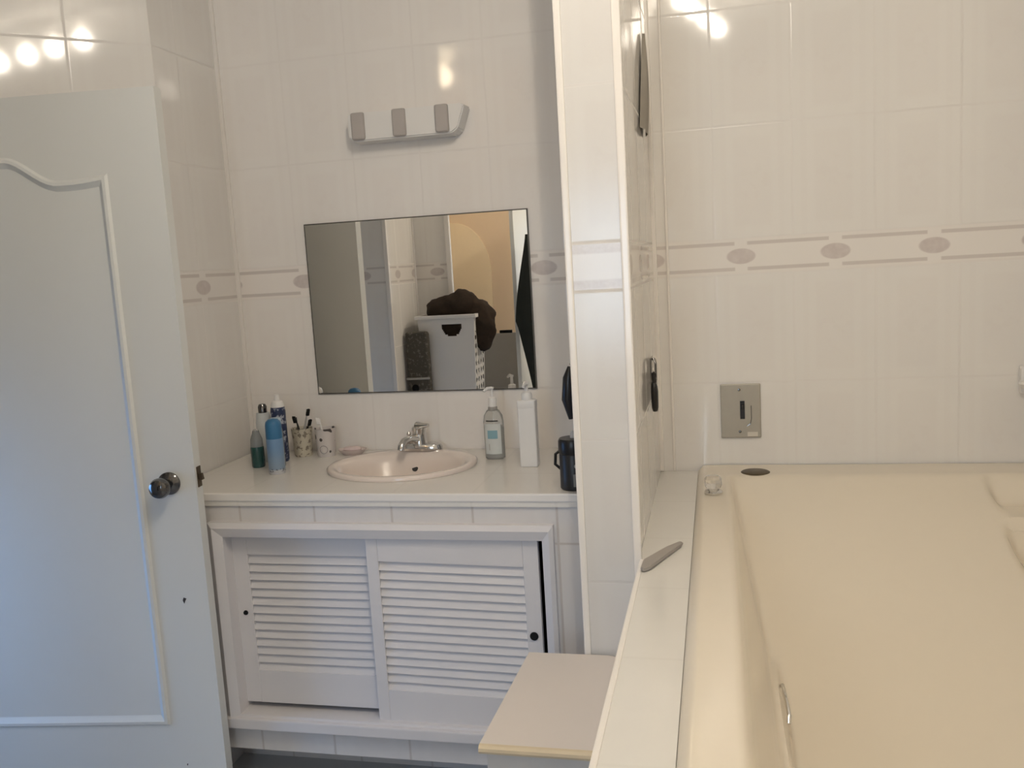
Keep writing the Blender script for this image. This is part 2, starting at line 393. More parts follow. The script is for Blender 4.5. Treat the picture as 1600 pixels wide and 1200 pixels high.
# ------------------------------------------------------------ vanity
V = thing('vanity_cabinet', P(-4.2, 11.0, ZF), 'white tiled vanity base with two sliding louvred doors under the countertop', 'cabinet')
YF = 9.744
bm = new()
bx(bm, -6.97, -1.39, YF, YF+0.35, -2.97, -2.765)           # apron above the frame
bx(bm, -6.97, -6.22, YF, YF+0.35, -6.0, -2.97)
bx(bm, -1.90, -1.39, YF, YF+0.35, -6.0, -2.97)
bx(bm, -6.22, -1.90, YF, YF+0.35, -6.0, -5.58)
bx(bm, -6.97, -1.39, YF+.75, YF+0.9, ZF, -6.0)            # recessed toe board
bx(bm, -6.97, -6.60, YF, YF+0.75, ZF, -6.0)
bx(bm, -1.8, -1.39, YF, YF+0.75, ZF, -6.0)
obj('tiled_body', bm, tileV, V, label='tiled front of the vanity')
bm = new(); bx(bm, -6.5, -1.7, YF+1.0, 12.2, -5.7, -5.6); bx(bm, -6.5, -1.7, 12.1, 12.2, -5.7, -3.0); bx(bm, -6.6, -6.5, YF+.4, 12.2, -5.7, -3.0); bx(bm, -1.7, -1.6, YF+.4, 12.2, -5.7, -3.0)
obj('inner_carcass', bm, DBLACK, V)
bm = new()   # picture-frame moulding: four mitred lengths
def mitred(bm, x0, x1, z0, z1, w, y0, y1):
    o = [(x0, z0), (x1, z0), (x1, z1), (x0, z1)]; i = [(x0+w, z0+w*.9), (x1-w*.74, z0+w*.9), (x1-w*.74, z1-w), (x0+w, z1-w)]
    mz = [( (o[k][0]*.65+i[k][0]*.35), (o[k][1]*.65+i[k][1]*.35)) for k in range(4)]
    A = [bm.verts.new(P(x, y1, z)) for x, z in o]; B = [bm.verts.new(P(x, y0+.03, z)) for x, z in o]
    C = [bm.verts.new(P(x, y0, z)) for x, z in mz]; D = [bm.verts.new(P(x, y0+.045, z)) for x, z in i]; E = [bm.verts.new(P(x, y1+.30, z)) for x, z in i]
    for r, s in ((A, B), (B, C), (C, D), (D, E)):
        for k in range(4): bm.faces.new((r[k], r[(k+1) % 4], s[(k+1) % 4], s[k]))
    for k in range(4): bm.faces.new((A[k], A[(k+1) % 4], E[(k+1) % 4], E[k]))
mitred(bm, -6.26, -1.88, -5.66, -2.965, 0.185, YF-0.11, YF)
bx(bm, -6.28, -1.86, YF-0.14, YF+.0, -5.66, -5.52, .004)
obj('door_surround', bm, WOODW, V, label='white painted timber frame round the sliding doors')
def louvre(x0, x1, z0, z1, y, lx0, lx1, lz0, lz1, n, tilt, kx, kz, kr, lab):
    bm = new(); t = 0.085
    bx(bm, x0, lx0, y, y+t, z0, z1, .002); bx(bm, lx1, x1, y, y+t, z0, z1, .002)
    bx(bm, lx0, lx1, y, y+t, lz1, z1, .0015); bx(bm, lx0, lx1, y, y+t, z0, lz0, .0015)
    h = (lz1-lz0)/n
    for k in range(n):
        zc = lz0+h*(k+.5); vs = bx(bm, lx0, lx1, y+.035, y+.05, zc-h*.62, zc+h*.62)
        piv = P(0, y+.0425, zc)
        for v in vs:
            d = v.co-piv; c, s = math.cos(math.radians(24)), math.sin(math.radians(24))
            v.co.y = piv.y+d.y*c+d.z*s; v.co.z = piv.z-d.y*s+d.z*c
    bx(bm, lx0, lx1, y+.075, y+.084, lz0, lz1)
    piv = P(x0 if tilt > 0 else x0, y, z0)
    for v in bm.verts:
        dx = v.co.x-piv.x; v.co.z -= dx*tilt
    o = obj('sliding_door', bm, WOODW, V, label=lab)
    b = new(); kk = P(kx, y, kz)
    lathe(b, [(0, .004), (kr*.9, .004), (kr, .002), (kr, -.001), (kr*.6, -.002), (0, -.002)], kk, 20, axis=(0, -1, 0))
    obj('finger_pull', b, DBLACK, o, smooth=True)
louvre(-6.08, -4.02, -5.42, -3.02, YF+.13, -5.87, -4.16, -4.98, -3.44, 14, 0.0, -5.97, -4.21, .007, 'left louvred sliding door with small dark pull')
louvre(-4.21, -2.085, -5.50, -3.10, YF+.005, -4.06, -2.27, -5.09, -3.45, 15, 0.022, -2.185, -4.33, .0115, 'right louvred sliding door hanging slightly askew')
bm = new(); ct = new()
# countertop with an oval hole for the basin
BX, BY, BRX, BRY = -4.20, 11.20, 0.93, 0.80
def slab():
    bm = new(); x0, x1, y0, y1, zt, zb_ = -6.97, -1.39, YF-0.03, 12.26, -2.616, -2.76
    N = 64; hole = [(BX+BRX*math.cos(2*math.pi*k/N), BY+BRY*math.sin(2*math.pi*k/N)) for k in range(N)]
    def edge(k):
        a = 2*math.pi*k/N; c, s = math.cos(a), math.sin(a)
        ts = []
        if c > 1e-9: ts.append((x1-BX)/c)
        if c < -1e-9: ts.append((x0-BX)/c)
        if s > 1e-9: ts.append((y1-BY)/s)
        if s < -1e-9: ts.append((y0-BY)/s)
        t = min(ts); return (BX+c*t, BY+s*t)
    out = [edge(k) for k in range(N)]
    # snap nearest to corners
    for cx, cy in ((x0, y0), (x0, y1), (x1, y0), (x1, y1)):
        k = min(range(N), key=lambda i: (out[i][0]-cx)**2+(out[i][1]-cy)**2); out[k] = (cx, cy)
    rr = []
    for pts, z in ((hole, zb_), (hole, zt), (out, zt), (out, zb_)):
        rr.append([bm.verts.new(P(x, y, z)) for x, y in pts])
    for a, b in ((0, 1), (1, 2), (2, 3), (3, 0)):
        for k in range(N): bm.faces.new((rr[a][k], rr[a][(k+1) % N], rr[b][(k+1) % N], rr[b][k]))
    return bm
C = thing('countertop', P(-4.2, 11.0, -2.76), 'cream tiled worktop of the vanity holding the oval basin and toiletries', 'countertop')
obj('tiled_top', slab(), topT, C)
bm = new(); bx(bm, -6.97, -1.39, YF-.045, YF+.02, -2.70, -2.60, .004); obj('edge_strip', bm, TRIM, C, label='white rounded strip along the front edge')
# basin
B = thing('sink_basin', P(BX, BY, -2.616), 'oval blush-cream washbasin sunk into the tiled countertop', 'sink')
def ell(bm, prof, N=56):
    rings = []
    for fx, fy, z, oy in prof:
        rings.append([bm.verts.new(P(BX+fx*math.cos(2*math.pi*k/N), BY+oy+fy*math.sin(2*math.pi*k/N), z)) for k in range(N)])
    for a in range(len(rings)-1):
        for k in range(N): bm.faces.new((rings[a][k], rings[a][(k+1) % N], rings[a+1][(k+1) % N], rings[a+1][k]))
    bm.faces.new(rings[-1]); return rings
bm = new()
ell(bm, [(1.02, .90, -2.614, 0), (1.03, .91, -2.575, 0), (1.0, .88, -2.555, 0), (.93, .78, -2.560, -.02), (.88, .70, -2.60, -.05), (.84, .65, -2.68, -.06), (.77, .58, -2.85, -.07), (.62, .45, -3.05, -.08), (.35, .27, -3.17, -.08), (.13, .11, -3.20, -.08)])
obj('bowl', bm, BASIN, B, smooth=True, angle=80)
bm = new(); lathe(bm, [(0, .004), (.018, .004), (.021, .001), (.021, -.003)], P(BX, BY-.08, -3.19), 24); obj('drain', bm, CHROME, B, smooth=True)
bm = new(); lathe(bm, [(0, .002), (.010, .002), (.011, 0)], P(BX-.02, BY+.55, -2.78), 16, axis=(0, -.8, .5)); obj('overflow_hole', bm, DCHROME, B)
# faucet
FX, FY = -4.21, 12.0
Fa = thing('faucet', P(FX, FY, -2.58), 'chrome single-lever mixer tap at the back of the basin', 'faucet')
zd = -2.565
bm = new(); rows = []
N = 32
for sc, z in ((1.0, zd), (1.0, zd+.05), (.93, zd+.085), (.80, zd+.10)):
    rows.append([bm.verts.new(P(FX+(.34*sc if True else 0)*math.copysign(abs(math.cos(2*math.pi*k/N))**.7, math.cos(2*math.pi*k/N)), FY+.11*sc*math.sin(2*math.pi*k/N), z)) for k in range(N)])
for a in range(3):
    for k in range(N): bm.faces.new((rows[a][k], rows[a][(k+1) % N], rows[a+1][(k+1) % N], rows[a+1][k]))
bm.faces.new(rows[-1]); bm.faces.new(list(reversed(rows[0])))
obj('base_plate', bm, CHROME, Fa, smooth=True)
bm = new(); lathe(bm, [(.026, 0), (.025, .02), (.022, .035), (.0225, .05), (.0235, .062), (.020, .067), (0, .069)], P(FX, FY, zd+.05), 30)
obj('valve_body', bm, CHROME, Fa, smooth=True)
bm = new(); tube(bm, [P(FX-.02, FY-.05, zd+.16), P(FX-.08, FY-.25, zd+.20), P(FX-.11, FY-.36, zd+.19), P(FX-.125, FY-.42, zd+.14), P(FX-.13, FY-.43, zd+.09)], [.015, .013, .0125, .0125, .012], 14)
obj('spout', bm, CHROME, Fa, smooth=True)
bm = new(); tube(bm, [P(FX, FY-.02, zd+.345), P(FX+.06, FY-.06, zd+.36), P(FX+.14, FY-.10, zd+.375), P(FX+.18, FY-.12, zd+.38)], [.017, .011, .007, .006], 12)
obj('lever', bm, CHROME, Fa, smooth=True)
bm = new(); tube(bm, [P(FX-.14, FY-.02, zd+.08), P(FX-.15, FY-.02, zd+.22)], [.004, .004]); lathe(bm, [(0, 0), (.007, .004), (.008, .010), (.005, .016), (0, .017)], P(FX-.15, FY-.02, zd+.20), 14)
obj('popup_rod', bm, CHROME, Fa, smooth=True)

# ------------------------------------------------------------ mirror
MI = thing('wall_mirror', P(-4.16, 12.2, -1.75), 'frameless rectangular mirror on the tiles above the basin', 'mirror')
bm = new(); bx(bm, -5.835, -2.495, 12.245, 12.27, -1.755, .755); obj('backing', bm, MEDGE, MI)
bm = new(); bx(bm, -5.818, -2.512, 12.238, 12.246, -1.738, .738); obj('mirror_glass', bm, MIRROR, MI)

# ------------------------------------------------------------ wall fitting with three grey sockets above the mirror
LF = thing('wall_light_bar', P(-4.08, 12.25, 1.9), 'white wall fitting with three square grey sockets above the mirror', 'wall light')
GREYP = plain('taupe_plastic', (0.46, 0.42, 0.39), 0.45, var=.02)
bm = new()
pf = [(-4.93, 1.86), (-4.86, 1.80), (-3.42, 1.80), (-3.33, 1.86), (-3.22, 2.16), (-3.26, 2.20), (-3.40, 2.20), (-4.90, 2.20), (-4.93, 2.16)]
n = len(pf)
A = [bm.verts.new(P(x, 12.27, z)) for x, z in pf]; Bv = [bm.verts.new(P(x*.985-.06, 11.98, z*.96+.085)) for x, z in pf]
bm.faces.new(Bv); bm.faces.new(list(reversed(A)))
for k in range(n): bm.faces.new((A[k], A[(k+1) % n], Bv[(k+1) % n], Bv[k]))
bmesh.ops.bevel(bm, geom=list(bm.edges), offset=.004, segments=2, affect='EDGES')
obj('bar_body', bm, WPLA, LF)
for x in (-4.76, -4.16, -3.55):
    bm = new(); bx(bm, x-.095, x+.095, 11.93, 12.25, 1.83, 2.20, .008, 3); s = obj('socket', bm, GREYP, LF)

# ------------------------------------------------------------ ceiling light track
TL = thing('ceiling_light', P(-.5, 4.5, ZC), 'ceiling bar with four round glowing bulbs over the room', 'ceiling light')
bm = new(); bx(bm, -.55, -.45, 1.6, 4.9, 5.42, 5.5, .004); bx(bm, -.7, -.3, 3.0, 3.6, 5.5, ZC, .006)
for v in bm.verts:
    yy = v.co.y/W; v.co.x += (.08-0.28*(yy-4.4))*W
obj('bar', bm, CHROME, TL)
EM = G('bulb_glow'); EM.out((1, .9, .75), .4); EM.b.inputs['Emission Color'].default_value = (1, .84, .66, 1); EM.b.inputs['Emission Strength'].default_value = 22
for yy in (2.1, 3.1, 4.0, 4.9):
    xx = -.42-.28*(yy-4.4)
    bm = new(); lathe(bm, [(.008, .04), (.009, .02), (.015, .010), (.018, -.003), (.015, -.015), (.009, -.021), (0, -.023)], P(xx, yy, 5.36), 20)
    obj('bulb', bm, EM.m, TL, smooth=True)
    l = bpy.data.lights.new('bulb_light', 'POINT'); l.energy = BULB_W; l.color = BULB_C; l.shadow_soft_size = .02
    o = bpy.data.objects.new('bulb_light', l); COL.objects.link(o); o.location = P(xx, yy, 5.18)

# ------------------------------------------------------------ bath: tiled ledge, tub and fittings
BL = thing('bath_ledge', P(-.55, 5, ZF), 'long tiled ledge between floor and bathtub, lower right', 'ledge')
ZR = -2.962
bm = new(); bx(bm, -.80, -.31, -1.5, 8.56, ZF, ZR-.02); bx(bm, -.811, -.31, 8.56, 12.26, ZF, ZR-.02)
obj('tiled_side', bm, tileY, BL)
bm = new(); bx(bm, -.79, -.305, -1.5, 8.545, ZR-.03, ZR); bx(bm, -.811, -.305, 8.545, 12.26, ZR-.03, ZR)
obj('tiled_top', bm, ledT, BL)
bm = new(); bx(bm, -.808, -.76, -1.5, 8.545, ZR-.06, ZR+.012, .003); obj('corner_trim', bm, TRIM, BL, label='white trim along the ledge corner')
TB = thing('bathtub', P(1.8, 6, ZF), 'large cream bathtub with wide rim and sloped inside, lower right', 'bathtub')
def sst(x, a, b):
    t = min(1, max(0, (x-a)/(b-a))); return t*t*(3-2*t)
def depth(x, y):
    sheet = 0.06*sst(y, 11.72, 11.60)*0+max(0, (11.62-y))*0.46
    sheet = min(sheet, 2.15); sheet = sheet if y > 7.6 else sheet
    lft = max(0, (x-0.12)*4.2); D = min(sheet, lft)
    arm = 1.22
    if x < 0.72 and y < 8.9: D = min(D, max(min(lft, arm), min(2.15, (x-.50)*9+arm)))
    if y < -0.4: D = min(D, max(0, (y+1.3)*1.6))
    # right moulded shelf and wall
    if x > 3.10:
        r = max(0, (3.75-x)*3.4)
        stp = 0.30 if y > 10.75 else 0.75
        D2 = min(r, stp if y < 11.4 else max(0, (11.62-y))*1.4)
        k = sst(x, 3.10, 3.22)
        D = D*(1-k)+D2*k if y > 9.6 else D*(1-k)+min(D, D2)*k
    return max(0, D)
bm = new()
xs = []; x = -.30
while x < 4.02: xs.append(x); x += 0.035 if x < 1.0 or x > 2.95 else 0.12
xs.append(4.05)
ys = []; y = -1.5
while y < 12.0: ys.append(y); y += 0.10 if y < 9.4 else 0.045
ys.append(12.25)
vg = [[None]*len(ys) for _ in xs]
for i, x in enumerate(xs):
    for j, y in enumerate(ys):
        e = 0.075*sst(x, -.30, -.22)+0.0
        v = 0
        for dx in (-.03, 0, .03):
            for dy in (-.06, 0, .06): v += depth(x+dx, y+dy)/9
        vg[i][j] = bm.verts.new(P(x, y, ZR+0.01+e-v))
for i in range(len(xs)-1):
    for j in range(len(ys)-1): bm.faces.new((vg[i][j], vg[i+1][j], vg[i+1][j+1], vg[i][j+1]))
# skirt
for j in range(len(ys)-1):
    for i in (0, len(xs)-1):
        a, b = vg[i][j], vg[i][j+1]; c = bm.verts.new(b.co-Vector((0, 0, .03))); d = bm.verts.new(a.co-Vector((0, 0, .03))); bm.faces.new((a, b, c, d))
tub = obj('shell', bm, PORC, TB, smooth=True, angle=60)
bm = new(); bx(bm, -.28, 4.0, -1.5, -1.4, ZF, ZR-.03); bx(bm, 3.95, 4.05, -1.5, 12.2, ZF, ZR-.02); obj('apron', bm, PORC, TB)
# crystal knob on the rim
GL = plain('clear_acrylic', (0.93, 0.90, 0.85), 0.04, trans=.85, ior=1.49, var=0)
kz = ZR+.09
bm = new(); lathe(bm, [(.024, 0), (.025, .004), (.019, .010), (.012, .013)], P(-.095, 10.75, kz), 28); kb = obj('tap_handle', bm, CHROME, TB, smooth=True, label='clear crystal tap handle on a chrome base')
bm = new()
pr = [(.010, .012), (.020, .016), (.0235, .024), (.0235, .040), (.019, .047), (.010, .049), (0, .049)]
lathe(bm, pr, P(-.095, 10.75, kz), 8); obj('crystal_grip', bm, GL, kb)
bm = new(); lathe(bm, [(0, .003), (.036, .003), (.040, .0015), (.042, 0)], P(.44, 11.83, kz-.004), 32); obj('dark_cap', bm, plain('dark_bronze_cap', (0.10, 0.075, 0.04), .4, .5), TB, smooth=True, label='flat dark round cap on the rim')
bm = new()
# chrome grip on the left inner wall
hp = [(.50, 8.45, -4.16), (.52, 8.4, -4.13), (.535, 8.1, -4.13), (.54, 7.85, -4.15), (.53, 7.8, -4.2)]
tube(bm, [P(*q) for q in hp], .004, 10); obj('grab_bar', bm, CHROME, TB, smooth=True, label='chrome grip inside the tub')

# white soap holder, far right
SH = thing('soap_holder', P(3.9, 12.2, -1.8), 'white ceramic soap holder on the tiles at the right edge', 'soap holder')
bm = new(); lathe(bm, [(.03, 0), (.045, .01), (.052, .022), (.05, .030), (.044, .026), (.03, .014), (0, .012)], P(3.90, 12.08, -1.93), 30, 1.15, .85); obj('dish', bm, WPLA, SH, smooth=True)
bm = new(); bx(bm, 3.68, 4.12, 12.17, 12.27, -1.98, -1.62, .008); obj('back_plate', bm, WPLA, SH)

# switch plate
SW = thing('switch_plate', P(.285, 12.25, -2.1), 'brushed steel toggle switch plate on tiles above the bathtub corner', 'switch')
bm = new(); bx(bm, .02, .545, 12.235, 12.27, -2.50, -1.765, .003); obj('plate', bm, STEEL, SW)
bm = new(); bx(bm, .275, .335, 12.222, 12.24, -2.24, -1.995); obj('toggle_slot', bm, BLACK, SW)
bm = new(); bx(bm, .288, .322, 12.17, 12.23, -2.10, -2.04, .002); obj('toggle', bm, BLACK, SW)
for dz in (-1.845, -2.415):
    bm = new(); lathe(bm, [(.0042, 0), (.004, .0015), (0, .002)], P(.268, 12.235, dz), 14, axis=(0, -1, 0)); obj('screw', bm, DCHROME, SW)
bm = new(); bx(bm, .365, .50, 12.2325, 12.236, -2.48, -2.42); obj('sticker', bm, plain('pale_label', (.62, .58, .50), .6), SW, label='small pale sticker in the corner')
bm = new(); tube(bm, [P(.42, 12.232, -2.06), P(.42, 12.232, -2.24), P(.405, 12.232, -2.31), P(.36, 12.232, -2.34)], .0009, 6); obj('scratch', bm, DCHROME, SW)

# grey tapered blade lying on the ledge near the partition
bm = new()
bl = [(-.77, 8.22), (-.74, 8.18), (-.68, 8.24), (-.42, 8.93), (-.40, 9.02), (-.44, 9.03), (-.55, 8.86), (-.76, 8.46)]
prism(bm, [(x*W, y*W) for x, y in bl], .008, (Vector((0, 0, ZR*W+CZ+.0015)), Vector((1, 0, 0)), Vector((0, 1, 0)), Vector((0, 0, 1))))
bmesh.ops.bevel(bm, geom=list(bm.edges), offset=.002, segments=2, affect='EDGES')
tag(obj('nail_file', bm, plain('grey_stone', (.36, .33, .30), .6, bump=.0004)), 'flat grey tapered file lying across the tiled ledge', 'file')

# holder on the partition's right face
HH = thing('wall_hook_holder', P(-.75, 10.9, -1.8), 'chrome hook with a black holder on the side of the partition', 'hook')
bm = new(); bx(bm, -.80, -.785, 10.8, 11.12, -1.75, -1.22, .002); tube(bm, [P(-.78, 11.0, -1.25), P(-.76, 10.96, -1.24), P(-.74, 10.93, -1.30), P(-.738, 10.9, -1.5)], .003); obj('hook', bm, DCHROME, HH, smooth=True)
bm = new(); lathe(bm, [(.012, 0), (.017, .01), (.018, .055), (.015, .07), (.010, .078), (0, .08)], P(-.755, 10.80, -1.86), 20, .55); lathe(bm, [(.006, 0), (.007, .03), (0, .035)], P(-.755, 10.80, -1.53), 12); obj('razor', bm, BLACK, HH, smooth=True)
# slim grey-brown wedge high up there, widening downwards
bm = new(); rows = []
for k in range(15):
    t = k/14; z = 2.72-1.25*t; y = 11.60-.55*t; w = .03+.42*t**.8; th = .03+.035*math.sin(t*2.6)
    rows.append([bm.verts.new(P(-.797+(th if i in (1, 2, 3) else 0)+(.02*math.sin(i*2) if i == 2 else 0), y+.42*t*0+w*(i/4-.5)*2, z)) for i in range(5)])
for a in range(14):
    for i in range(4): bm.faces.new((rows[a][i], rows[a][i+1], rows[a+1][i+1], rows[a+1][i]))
tag(obj('grey_brown_wedge', bm, plain('matt_grey_brown', (.36, .33, .28), .9, bump=.001), smooth=True), 'narrow grey-brown wedge high on the side of the partition', 'cloth')

# ------------------------------------------------------------ white hamper/stool by the ledge
ST = thing('storage_stool', P(-1.5, 7.6, ZF), 'low white box stool with beige top between vanity and bath ledge', 'stool')
SZ = -3.95; sx0, sx1, sy0, sy1 = -2.03, -.86, 6.72, 8.50
bm = new(); bx(bm, sx0+.04, sx1-.03, sy0+.05, sy1-.04, ZF, SZ-.09, .004); obj('box_body', bm, plain('grey_white_laminate', (.60, .58, .56), .5), ST)
bm = new()
rr = .30
pts = [(sx0, sy0), (sx1, sy0), (sx1, sy1-.12)]
for k in range(9):
    a = math.radians(k*11.25); pts.append((sx1-rr+rr*math.cos(a), sy1-.12-rr*.4+rr*.4*math.sin(a)+.12*0+.12*(k/8)))
pts += [(sx0+.06, sy1)]
prism(bm, [(x*W, y*W) for x, y in pts], .018, (Vector((0, 0, SZ*W+CZ-.018)), Vector((1, 0, 0)), Vector((0, 1, 0)), Vector((0, 0, 1))))
obj('lid', bm, plain('beige_laminate_top', (.72, .655, .60), .42, var=.02, scale=6), ST, label='beige lid with a rounded far corner')
bm = new(); tube(bm, [P(sx0, sy0, SZ-.04), P(sx1, sy0, SZ-.04)], .0095, 10); obj('edging', bm, plain('yellowed_edging', (.66, .55, .38), .4), ST, label='yellowed edging strip')

# ------------------------------------------------------------ toiletries on the counter
ZK = -2.616*W+CZ
def KP(x, y): return Vector((x*W, y*W, ZK))
def bottle(name, x, y, label, cat, parts, group=None):
    t = thing(name, KP(x, y), label, cat, group)
    for pn, mat, prof, kw in parts:
        bm = new(); lathe(bm, prof, KP(x, y), kw.get('seg', 26), kw.get('sx', 1), kw.get('sy', 1)); obj(pn, bm, mat, t, smooth=True)
    return t
BLUECAP = plain('blue_cap_plastic', (.045, .17, .33), .4, var=.02)
g = G('blue_grey_can'); x_, y_, z_ = g.pos(); hh = g.div(g.sub(z_, ZK), .18)
c_ = g.mix(g.step(hh, .06, .10), (.55, .55, .56), g.mix(g.step(hh, .10, .5), (.24, .33, .44), (.16, .28, .46)))
c_ = g.mix(g.mul(g.step(hh, .655, .665), g.sub(1, g.step(hh, .70, .71))), c_, (.30, .42, .60))
mk = g.mul(g.mul(g.gt(g.noise(150, 0), .52), g.gt(hh, .045)), g.lt(hh, .10))
g.out(g.mix(g.mul(mk, .7), c_, (.08, .09, .12)), .35); CAN = g.m
sc = bottle('deodorant_spray', -5.86, 10.83, 'blue-grey spray can with bright blue cap, front of the left bottles', 'spray can', [
    ('can', CAN, [(.023, 0), (.025, .003), (.0255, .10), (.025, .108), (.023, .112)], {}),
    ('cap', BLUECAP, [(.0245, .108), (.025, .112), (.0243, .150), (.022, .160), (.015, .167), (0, .170)], {})])
GREEN = plain('dark_green_liquid', (.015, .07, .065), .2, var=.1, coat=.5)
MILK = plain('milky_plastic', (.62, .64, .63), .3)
SMOKE = plain('smoky_clear_plastic', (.40, .42, .42), .15, trans=.4)
bottle('mouthwash_bottle', -6.35, 11.22, 'slim bottle of dark green liquid at the left end of the counter', 'bottle', [
    ('liquid_base', GREEN, [(.019, 0), (.021, .004), (.021, .062), (.020, .066)], {}),
    ('clear_neck', SMOKE, [(.020, .066), (.0185, .09), (.012, .108), (.010, .116)], {}),
    ('cap', CHROME, [(.009, .110), (.009, .118), (.006, .122), (0, .123)], {})])
bottle('lotion_bottle', -6.42, 11.60, 'pale bottle with dark cap behind the green bottle', 'bottle', [
    ('body', MILK, [(.024, 0), (.026, .006), (.025, .130), (.022, .150), (.021, .160)], {}),
    ('cap', DCHROME, [(.014, .158), (.014, .180), (.010, .188), (0, .189)], {})])
NAVY = G('navy_label'); nn = NAVY.noise(60, 2); NAVY.out(NAVY.mix(NAVY.step(nn, .5, .62), (.02, .032, .085), (.35, .38, .45)), .35)
bottle('nozzle_bottle', -6.17, 11.58, 'navy bottle with white nozzle cap, tallest on the left of the counter', 'bottle', [
    ('body', NAVY.m, [(.022, 0), (.024, .006), (.024, .165), (.022, .178)], {}),
    ('nozzle_cap', WPLA, [(.021, .176), (.021, .186), (.017, .196), (.0085, .200), (.0075, .218), (0, .220)], {})])
bottle('small_cream_jar', -6.05, 11.25, 'pale blue-white tube standing behind the spray can', 'tube', [
    ('body', SMOKE, [(.020, 0), (.021, .004), (.021, .11), (.018, .125)], {}),
    ('cap', plain('pale_blue_cap', (.50, .60, .68), .35), [(.018, .124), (.018, .150), (.014, .155), (0, .156)], {})])
CUPB = G('speckled_beige_cup'); CUPB.out(CUPB.mix(CUPB.mul(CUPB.step(CUPB.noise(75, 2), .54, .60), .75), (.62, .57, .46), (.16, .12, .085)), .35)
CUPW = G('white_spotted_cup'); CUPW.out(CUPW.mix(CUPW.step(CUPW.noise(42, 0), .70, .73), (.70, .65, .62), (.08, .07, .065)), .3)
def cup(name, x, y, mat, label):
    t = thing(name, KP(x, y), label, 'cup', 'tumblers on the counter')
    bm = new(); lathe(bm, [(.027, 0), (.029, .003), (.0345, .092), (.0355, .094), (.0335, .093), (.0285, .01), (0, .006)], KP(x, y), 32); obj('cup_body', bm, mat, t, smooth=True); return t
cup('toothbrush_cup', -6.0, 11.93, CUPB.m, 'speckled beige tumbler holding the toothbrushes')
c2 = cup('toothbrush_cup', -5.62, 11.90, CUPW.m, 'white spotted tumbler right of the speckled beige one')
bm = new()
for k in range(24):
    pass
rp = []
for k in range(25):
    a = 2*math.pi*k/24; h = .026+.013*math.sin(a); th = math.radians(-82)+.42*math.cos(a); r = .0296+.0605*h
    rp.append(KP(-5.62, 11.90)+Vector((r*math.cos(th), r*math.sin(th), h)))
tube(bm, rp, .0008, 6); obj('printed_ring', bm, plain('grey_print', (.30, .26, .26), .5), c2)
def brush(x, y, tip, lean, colr, label, hd=1):
    b = KP(x, y)+Vector((0, 0, .009)); t = KP(*tip[:2])+Vector((0, 0, tip[2]))
    th = thing('toothbrush', b, label, 'toothbrush', 'toothbrushes in the tumblers')
    m1 = b.lerp(t, .75)
    bm = new(); tube(bm, [b, b.lerp(t, .3), m1, b.lerp(t, .85), t], [.0042, .0048, .0035, .0022, .0045], 8); obj('handle', bm, colr, th, smooth=True)
    bm = new(); d = (t-b).normalized(); s = Vector((lean, -.35, .1)).normalized()
    for k in range(5): tube(bm, [t-d*.004*k, t-d*.004*k+s*.011], [.0038, .0042], 7)
    obj('bristles', bm, DBLACK if hd else WPLA, th)
TAN = plain('grey_brush_plastic', (.40, .38, .35), .35)
brush(-5.97, 11.93, (-6.13, 12.02, .125), -.8, BLACK, 'dark toothbrush leaning left out of the speckled tumbler')
brush(-6.02, 11.90, (-5.92, 12.0, .150), .6, TAN, 'grey toothbrush, tallest of those in the speckled tumbler')
brush(-6.05, 11.96, (-5.86, 11.92, .118), .5, BLACK, 'dark toothbrush leaning right out of the speckled tumbler')
brush(-5.60, 11.90, (-5.73, 11.97, .120), -.7, WPLA, 'pale toothbrush leaning left in the white tumbler', 0)
# soap dish
SD = thing('soap_dish', KP(-5.25, 11.98), 'shallow pink soap dish between the tumblers and the basin', 'soap dish')
PINK = plain('pink_ceramic', (.68, .57, .53), .25, var=.06)
bm = new(); lathe(bm, [(.030, 0), (.034, .003), (.046, .014), (.049, .018), (.045, .0165), (.030, .007), (0, .006)], KP(-5.25, 11.98), 36, 1.0, .72); obj('dish', bm, PINK, SD, smooth=True)
bm = new(); lathe(bm, [(0, 0), (.022, .001), (.030, .007), (.031, .012), (.026, .018), (0, .021)], KP(-5.25, 11.98)+Vector((0, 0, .0065)), 30, 1.0, .65)
tag(obj('soap_bar', bm, plain('pink_soap', (.72, .58, .55), .4, var=.08, scale=50), smooth=True), 'pink bar of soap lying in the soap dish', 'soap')
# hand sanitiser
CLEAR = plain('clear_bottle_plastic', (.80, .80, .77), .08, trans=.75, ior=1.3, var=0)
HS = thing('pump_bottle', KP(-3.0, 11.62), 'clear pump bottle with pale blue label right of the basin', 'bottle')
LX, LY = -3.0, 11.62
bm = new(); lathe(bm, [(.026, 0), (.031, .004), (.032, .115), (.029, .135), (.020, .150), (.012, .156), (.0115, .165)], KP(LX, LY), 32, 1, .72); obj('body', bm, CLEAR, HS, smooth=True)
bm = new(); lathe(bm, [(.024, .004), (.0285, .008), (.0285, .100), (.022, .104), (0, .104)], KP(LX, LY), 28, 1, .68); obj('gel', bm, plain('clear_gel', (.66, .66, .62), .2, trans=.3, var=.02), HS, smooth=True)
bm = new()
fr2 = (KP(LX, LY)+Vector((-.022, -.0238, 0)), Vector((1, 0, 0)), Vector((0, 0, 1)), Vector((0, 1, 0)))
def band(bm, z0, z1, a0, a1, r, ry, at, th=.0012):
    N = 14; A = []; Bq = []
    for k in range(N+1):
        a = math.radians(a0+(a1-a0)*k/N)
        A.append(bm.verts.new(at+Vector((r*math.cos(a), ry*math.sin(a), z0)))); Bq.append(bm.verts.new(at+Vector((r*math.cos(a), ry*math.sin(a), z1))))
    for k in range(N): bm.faces.new((A[k], A[k+1], Bq[k+1], Bq[k]))
